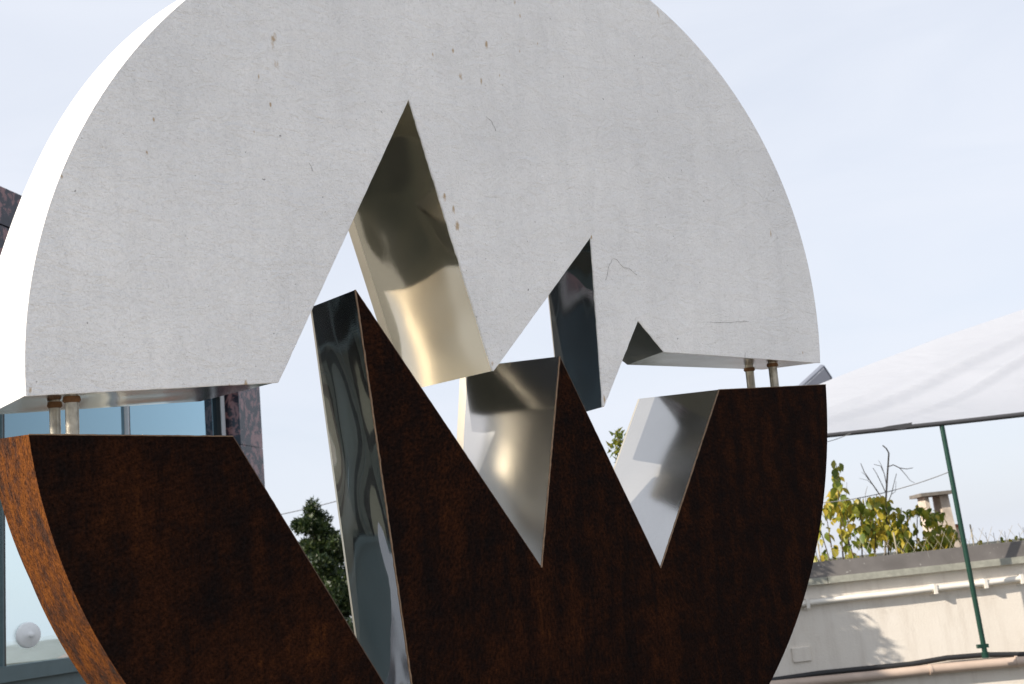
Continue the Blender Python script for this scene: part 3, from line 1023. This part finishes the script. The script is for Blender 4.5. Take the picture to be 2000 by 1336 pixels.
rf = MB().add([(-2.5, -0.9, zc - 0.95), (2.9, -0.9, zc - 0.95), (2.9, 1.7, zc - 0.05), (-2.5, 1.7, zc - 0.05), (2.9, 4.3, zc - 0.95), (-2.5, 4.3, zc - 0.95), (-2.5, -0.9, zc - 1.03), (2.9, -0.9, zc - 1.03), (2.9, 4.3, zc - 1.03), (-2.5, 4.3, zc - 1.03)],
              [(0, 1, 2, 3), (3, 2, 4, 5), (0, 6, 7, 1), (6, 9, 8, 7), (1, 7, 8, 4, 2), (0, 3, 5, 9, 6), (4, 8, 9, 5)]).build('roof', M_ROOF, hs)
cx = 0.0
pz = lambda y: pix(1830, y, YH).z - gz
pxx = lambda x: pix(x, 1010, YH).x - cp.x
ztop, zsh, zbase = pz(969), pz(1000), pz(1100)
def taper(mb, x0, x1, X0, X1, za, zb_, y0, y1, Y0, Y1):
    vs = [(x0, y0, za), (x1, y0, za), (x1, y1, za), (x0, y1, za), (X0, Y0, zb_), (X1, Y0, zb_), (X1, Y1, zb_), (X0, Y1, zb_)]
    return mb.add(vs, [(3, 2, 1, 0), (4, 5, 6, 7), (0, 1, 5, 4), (1, 2, 6, 5), (2, 3, 7, 6), (3, 0, 4, 7)])
mb = MB()
taper(mb, pxx(1808), pxx(1862), pxx(1806), pxx(1853), zc - 0.9, zsh - 0.06, -0.2, 0.2, -0.17, 0.17)
for a, b in ((1805, 1813), (1835, 1852)):
    taper(mb, pxx(a), pxx(b + 1), pxx(a), pxx(b), zsh - 0.06, ztop, -0.17, 0.17, -0.16, 0.16)
ch = mb.build('chimney', M_CHIM, rf, Matrix.Identity(4))
MB().box((pxx(1808), 0.05, zsh - 0.06), (pxx(1850), 0.12, ztop)).build('dummy', M_CHIM, rf, Matrix.Identity(4))
bpy.data.objects.remove(bpy.data.objects['dummy'])
cap = MB()
vs = []
for zz in (0.0, 0.05):
    for x, y in ((1793, -0.3), (1857, -0.3), (1860, 0.3), (1796, 0.3)):
        vs.append((pxx(x), y, ztop + zz + (0.03 if x < 1800 else 0.0) * 0 + 0.004))
cap.add(vs, [(3, 2, 1, 0), (4, 5, 6, 7), (0, 1, 5, 4), (1, 2, 6, 5), (2, 3, 7, 6), (3, 0, 4, 7)])
cap.build('chimney_cap', M_CAP, rf, Matrix.Identity(4))
# second, lower chimney stack
mb = MB()
mb.box((pxx(1862), 0.4, zc - 0.9), (pxx(1889), 0.75, pz(1034) - 0.0)).build('low_chimney', M_CHIM, rf, Matrix.Identity(4))
MB().box((pxx(1858), 0.35, pz(1034)), (pxx(1893), 0.8, pz(1027))).build('chimney_cap', M_TERRA, rf, Matrix.Identity(4))

# ------------------------------------------------------------------ foliage
def leaf_mat(name, c1, c2, c3, trans=0.35):
    m, t, b = mat(name)
    oi = t.nodes.new('ShaderNodeObjectInfo')
    geo = t.nodes.new('ShaderNodeNewGeometry')
    ad = t.nodes.new('ShaderNodeMath')
    ad.operation = 'ADD'
    t.links.new(oi.outputs['Random'], ad.inputs[0])
    t.links.new(geo.outputs['Random Per Island'], ad.inputs[1])
    fr_ = t.nodes.new('ShaderNodeMath')
    fr_.operation = 'FRACT'
    t.links.new(ad.outputs[0], fr_.inputs[0])
    c = ramp(t, fr_.outputs[0], [(0.1, c1), (0.5, c2), (0.9, c3)])
    t.links.new(c, b.inputs['Base Color'])
    b.inputs['Roughness'].default_value = 0.45
    tr = t.nodes.new('ShaderNodeBsdfTranslucent')
    t.links.new(c, tr.inputs['Color'])
    ms = t.nodes.new('ShaderNodeMixShader')
    ms.inputs['Fac'].default_value = trans
    t.links.new(b.outputs[0], ms.inputs[1])
    t.links.new(tr.outputs[0], ms.inputs[2])
    t.links.new(ms.outputs[0], t.nodes['Material Output'].inputs['Surface'])
    return m
M_LEAF = leaf_mat('autumn_leaf', (0.10, 0.15, 0.022), (0.26, 0.29, 0.035), (0.52, 0.40, 0.05), 0.45)
M_CONIF = leaf_mat('conifer_needles', (0.012, 0.03, 0.010), (0.028, 0.05, 0.014), (0.055, 0.075, 0.018), 0.25)
M_YTREE = leaf_mat('yellow_green_leaf', (0.06, 0.10, 0.012), (0.13, 0.16, 0.015), (0.24, 0.22, 0.02), 0.4)
M_BARK = plain('bark', (0.10, 0.075, 0.055), 0.9, 0, 0.4, 20, 0.4, 60)
M_TWIG = plain('grey_twig', (0.20, 0.17, 0.15), 0.9, 0, 0.3, 20)
M_STRAW = plain('pale_wire', (0.42, 0.38, 0.30), 0.7, 0, 0.3, 20)

def leaf_mesh(curl):
    prof = [(0.0, 0.0), (0.18, 0.30), (0.42, 0.42), (0.70, 0.28), (1.0, 0.0)]
    vs = []
    for k, (u, wd) in enumerate(prof):
        z = -curl * u * u
        vs += [(-wd, u, z + 0.14 * wd), (0, u, z), (wd, u, z + 0.14 * wd)]
    fs = []
    for k in range(len(prof) - 1):
        a = k * 3
        fs += [(a, a + 1, a + 4, a + 3), (a + 1, a + 2, a + 5, a + 4)]
    me = bpy.data.meshes.new('leaf')
    me.from_pydata(vs, [], fs)
    me.polygons.foreach_set('use_smooth', [True] * len(fs))
    me.materials.append(M_LEAF)
    me.validate()
    return me
LEAVES = [leaf_mesh(c) for c in (0.1, 0.3, 0.5)]
def leaf_frame(size):
    yaw = random.uniform(0, 2 * math.pi)
    droop = random.gauss(-0.95, 0.4)
    return Matrix.Rotation(yaw, 3, 'Z') @ Matrix.Rotation(droop, 3, 'X') @ Matrix.Rotation(random.uniform(-0.7, 0.7), 3, 'Y') @ Matrix.Diagonal((size * 0.8, size, size))

YS = 10.75
sb = pix(1720, 1100, YS)
shrub = thing('leafy_shrub', 'yellowing leafy shrub growing up behind the cream wall', 'shrub', (sb.x, YS, ground_h(0, YS)))
# outline of the mass (px x -> top y)
top = lambda x: np.interp(x, [1585, 1600, 1612, 1622, 1632, 1642, 1655, 1680, 1700, 1720, 1745, 1770, 1790, 1810, 1850, 1862, 1872], [1060, 990, 985, 945, 905, 930, 975, 972, 968, 962, 985, 998, 985, 990, 1000, 1035, 1075])
stems = MB()
def sp_pt(px, py, dy=0.0):
    p = pix(px, py, YS + dy)
    return p - Vector((sb.x, YS, ground_h(0, YS)))
leaf_sites = []
for (bx, by, tx, ty) in ((1640, 1110, 1633, 905), (1655, 1110, 1610, 985), (1672, 1110, 1655, 985), (1690, 1115, 1680, 972), (1710, 1110, 1712, 965), (1725, 1110, 1730, 970), (1740, 1105, 1760, 992), (1755, 1105, 1792, 985), (1775, 1105, 1815, 990), (1795, 1100, 1845, 1000), (1620, 1110, 1598, 1020), (1680, 1110, 1640, 1000), (1735, 1110, 1700, 1000), (1700, 1110, 1775, 1010), (1765, 1105, 1858, 1030), (1640, 1110, 1592, 1070)):
    a = sp_pt(bx, by + 30, 0)
    dy = random.uniform(-0.25, 0.3)
    b = sp_pt(tx, ty, dy)
    a.z -= 0.6
    mid = a.lerp(b, 0.55) + Vector((random.uniform(-.06, .06), dy * 0.3, 0.03))
    pts = [a.lerp(mid, i / 5) for i in range(5)] + [mid.lerp(b, i / 5) for i in range(6)]
    stems.tube(pts, [0.012 - 0.0009 * i for i in range(len(pts))], 5)
stems.build('stem', M_BARK, shrub)
cnt = 0
extra = MB()
def put_leaf(p, size, i):
    fr_ = leaf_frame(size)
    if i < 292:
        o = bpy.data.objects.new('leaf', random.choice(LEAVES))
        COL.objects.link(o)
        o.parent = shrub
        m4 = fr_.to_4x4()
        m4.translation = p
        o.matrix_local = m4
    else:
        me = LEAVES[i % 3]
        extra.add([fr_ @ v.co + p for v in me.vertices], [tuple(q.vertices) for q in me.polygons], True)
sites = []
while len(sites) < 1100:
    x = random.uniform(1588, 1868)
    tp = float(top(x))
    y = tp + (1096 - tp) * random.random() ** (0.9)
    dens = noise.noise(Vector((x * 0.022, y * 0.022, 1.0)))
    thin = 0.14 if y > 1040 and x < 1690 else 0.0
    hole = 0.25 if (1590 < x < 1660 and 1000 < y < 1060) else 0.0
    if dens < -0.12 + thin + hole * 0.6 and random.random() < 0.85:
        continue
    sites.append((x, y))
for y in range(898, 960, 6):
    sites.insert(0, (1634 + random.uniform(-7, 7), y))
for i, (x, y) in enumerate(sites):
    dy = random.uniform(-0.3, 0.35)
    p = sp_pt(x, y, dy)
    put_leaf(p, random.uniform(0.05, 0.11), i)
ex = extra.build('foliage', M_LEAF, shrub)
ex['kind'] = 'stuff'

# bare twigs above the shrub
tb = pix(1732, 1100, 11.3)
tw = MB()
def twp(px, py):
    return pix(px, py, 11.3 + random.uniform(-0.05, 0.05)) - Vector((tb.x, 11.3, ground_h(0, 11.3)))
for line, r in (([(1726,1180),(1729,1090),(1730,980),(1733,930),(1736,885),(1731,876),(1724,870)], 0.012), ([(1733,912),(1745,908),(1757,914),(1770,916),(1783,914)], 0.006), ([(1757,914),(1767,925),(1778,939),(1786,943)], 0.004),
                ([(1731,985),(1715,962),(1700,940),(1688,922),(1681,905)], 0.007), ([(1731,965),(1722,945),(1712,925),(1705,914)], 0.005), ([(1732,950),(1727,925),(1720,910),(1707,907)], 0.005), ([(1731,990),(1741,965),(1747,940),(1751,925)], 0.005), ([(1720,968),(1708,950),(1694,938),(1678,934)], 0.003),
                ([(1727,925),(1722,910),(1716,899)], 0.003), ([(1742,965),(1749,960),(1750,940)], 0.003), ([(1697,938),(1690,928),(1683,922)], 0.003), ([(1652,985),(1653,960),(1654,942)], 0.003), ([(1691,985),(1690,965),(1694,950)], 0.003)):
    pts = [twp(*q) for q in line]
    tw.tube(pts, [r * (1 - 0.6 * i / len(pts)) for i in range(len(pts))], 5)
twr = thing('bare_bush', 'leafless branching twigs rising above the leafy shrub', 'bush', (tb.x, 11.3, ground_h(0, 11.3)))
tw.build('branch', M_TWIG, twr)

# wire mesh fence behind the coping, half grown over
fb = pix(1720, 1090, 10.45)
fen = thing('wire_fence', 'pale crossed wire fence along the top of the wall', 'fence', (fb.x, 10.35, 0))
mb = MB()
zt0 = z_top - 0.05
x = pix(1590, 1090, 10.35).x
while x < xr - 0.3:
    hgt = 0.20 + 0.05 * noise.noise(Vector((x * 3, 0, 0)))
    for s_ in (1, -1):
        a = Vector((x - fb.x, random.uniform(-.01, .01), zt0))
        b = a + Vector((s_ * 0.10, random.uniform(-.02, .02), hgt * random.uniform(0.6, 1.1)))
        mb.tube([a, a.lerp(b, .5) + Vector((0, 0.005 * s_, 0)), b], 0.0018, 4)
    x += 0.085
mb.build('mesh_wire', M_STRAW, fen)['kind'] = 'stuff'
for px in (1600, 1752, 1905):
    p = pix(px, 1080, 10.37)
    MB().tube([(p.x - fb.x, 0.02, 0.0), (p.x - fb.x, 0.02, z_top + 0.19)], 0.007, 6).build('fence_post', M_STRAW, fen)

# low sprigs on the right
p0 = pix(1955, 1070, 10.6)
sg = thing('sprig_plant', 'small leafy sprigs poking over the wall right of the green post', 'plant', (p0.x, 10.6, ground_h(0, 10.6)))
mb = MB()
for px, py in ((1955,1048),(1972,1052),(1985,1046),(1962,1038),(1913,1052),(1990,1040),(1940,1040),(1998,1030),(1925,1040)):
    q = pix(px, py, 10.6) - Vector(sg.location)
    mb.tube([(q.x - 0.05, 0, 0), (q.x - 0.01, 0, q.z * 0.6), q], [0.006, 0.004, 0.002], 5)
mb.build('stem', M_TWIG, sg)
for px, py in ((1955,1048),(1958,1054),(1972,1052),(1976,1056),(1985,1046),(1989,1052),(1993,1048),(1913,1055)):
    q = pix(px, py, 10.6) - Vector(sg.location)
    o = bpy.data.objects.new('leaf', random.choice(LEAVES))
    COL.objects.link(o)
    o.parent = sg
    m4 = leaf_frame(random.uniform(0.05, 0.08)).to_4x4()
    m4.translation = q
    o.matrix_local = m4

def blade_cloud(mb, c, rad, n, size, flat=1.0):
    for _ in range(n):
        while True:
            q = Vector((random.uniform(-1, 1), random.uniform(-1, 1), random.uniform(-1, 1)))
            if q.length < 1: break
        q = q * (0.45 + 0.55 * q.length)
        p = c + Vector((q.x * rad, q.y * rad, q.z * rad * flat))
        d = (q.normalized() * 0.7 + Vector((random.gauss(0, .6), random.gauss(0, .6), random.gauss(0.2, .6)))).normalized()
        s = d.orthogonal().normalized()
        s = Matrix.Rotation(random.uniform(0, 6.28), 3, d) @ s
        L_ = size * random.uniform(0.6, 1.3)
        mb.add([p - s * L_ * 0.28, p + s * L_ * 0.28, p + d * L_], [(0, 1, 2)])

# conifer seen through the left gap
YCf = 24.0
cb = pix(640, 1100, YCf)
con_z = ground_h(0, YCf)
con = thing('conifer_tree', 'dark green conifer seen through the gap between the rusty blocks', 'tree', (cb.x, YCf, con_z))
ct = pix(617, 978, YCf).z - con_z
MB().tube([(0, 0, 0), (-0.05, 0, ct * 0.5), (-0.26, 0, ct * 0.93)], [0.22, 0.12, 0.02], 8).build('trunk', M_BARK, con)
mb = MB()
lb = MB()
blade_cloud(mb, Vector((-0.25, 0, ct - 0.16)), 0.17, 420, 0.085, 1.2)
for i in range(118):
    h = random.random() ** 0.8
    z = ct * (0.30 + 0.66 * (1 - h))
    rr = (0.20 + 1.30 * h ** 0.8) * random.uniform(0.45, 1.0)
    an = random.uniform(0, 2 * math.pi)
    cxx = -0.25 + 0.25 * h
    tipp = Vector((cxx + rr * math.cos(an), rr * math.sin(an), z + 0.10 * rr))
    lb.tube([(cxx, 0, z - 0.25 * rr), tipp], [0.02, 0.006], 4)
    blade_cloud(mb, tipp, random.uniform(0.16, 0.30), 330, 0.085, 0.85)
    blade_cloud(mb, tipp * 0.45 + Vector((cxx, 0, z - 0.1 * rr)) * 0.55, 0.22, 150, 0.085, 0.8)
mb.build('crown', M_CONIF, con)
lb.build('limb', M_BARK, con)

# yellow-green tree behind the disc, its shadow falls on the wall
YT = 9.3
tt = pix(1204, 868, YT)
tx, tz = 0.80, 0.0
yt = thing('yellow_green_tree', 'small yellow green tree peeking out behind the steel notch', 'tree', (tx, YT, 0))
MB().tube([(0, 0, 0), (0.03, 0, 0.8), (0.0, 0.02, 1.6), (-0.05, 0, 2.2)], [0.05, 0.04, 0.03, 0.012], 8).build('trunk', M_BARK, yt)
mb = MB()
lb = MB()
for i in range(42):
    an = random.uniform(0, 6.28)
    z = random.uniform(1.15, 2.25)
    rr = random.uniform(0.05, 0.25)
    c = Vector((rr * math.cos(an), rr * math.sin(an), z))
    if DINV and (tx + c.x) < 1.2 * 0 + 0.95 and z > 2.3:
        c.x += 0.3
    lb.tube([(0, 0, z - 0.35), c], [0.012, 0.004], 4)
    blade_cloud(mb, c, 0.12, 70, 0.06)
c0 = pix(1206, 862, YT) - Vector((tx, YT, 0))
for dx, dz in ((0.02, 0.02), (-0.015, -0.06), (0.03, -0.14), (0.07, -0.05), (0.10, -0.2)):
    c = c0 + Vector((dx, 0, dz))
    lb.tube([(0, 0, 1.7), c], [0.012, 0.004], 4)
    blade_cloud(mb, c, 0.065, 60, 0.05)
for px, py, YY in ((1640,1225,10), (1655,1262,10), (1678,1275,10), (1626,1180,10), (1668,1250,10), (1705,1284,10)):
    tgt = pix(px, py, YY)
    k = (YY - (YT - 0.05)) / -SUN_DIR.y
    c = tgt + SUN_DIR * k - Vector((tx, YT, 0))
    lb.tube([(0, 0, max(0.9, c.z - 0.5)), c], [0.010, 0.003], 4)
    blade_cloud(mb, c, 0.07, 40, 0.06)
mb.build('crown', M_YTREE, yt)
lb.build('limb', M_BARK, yt)
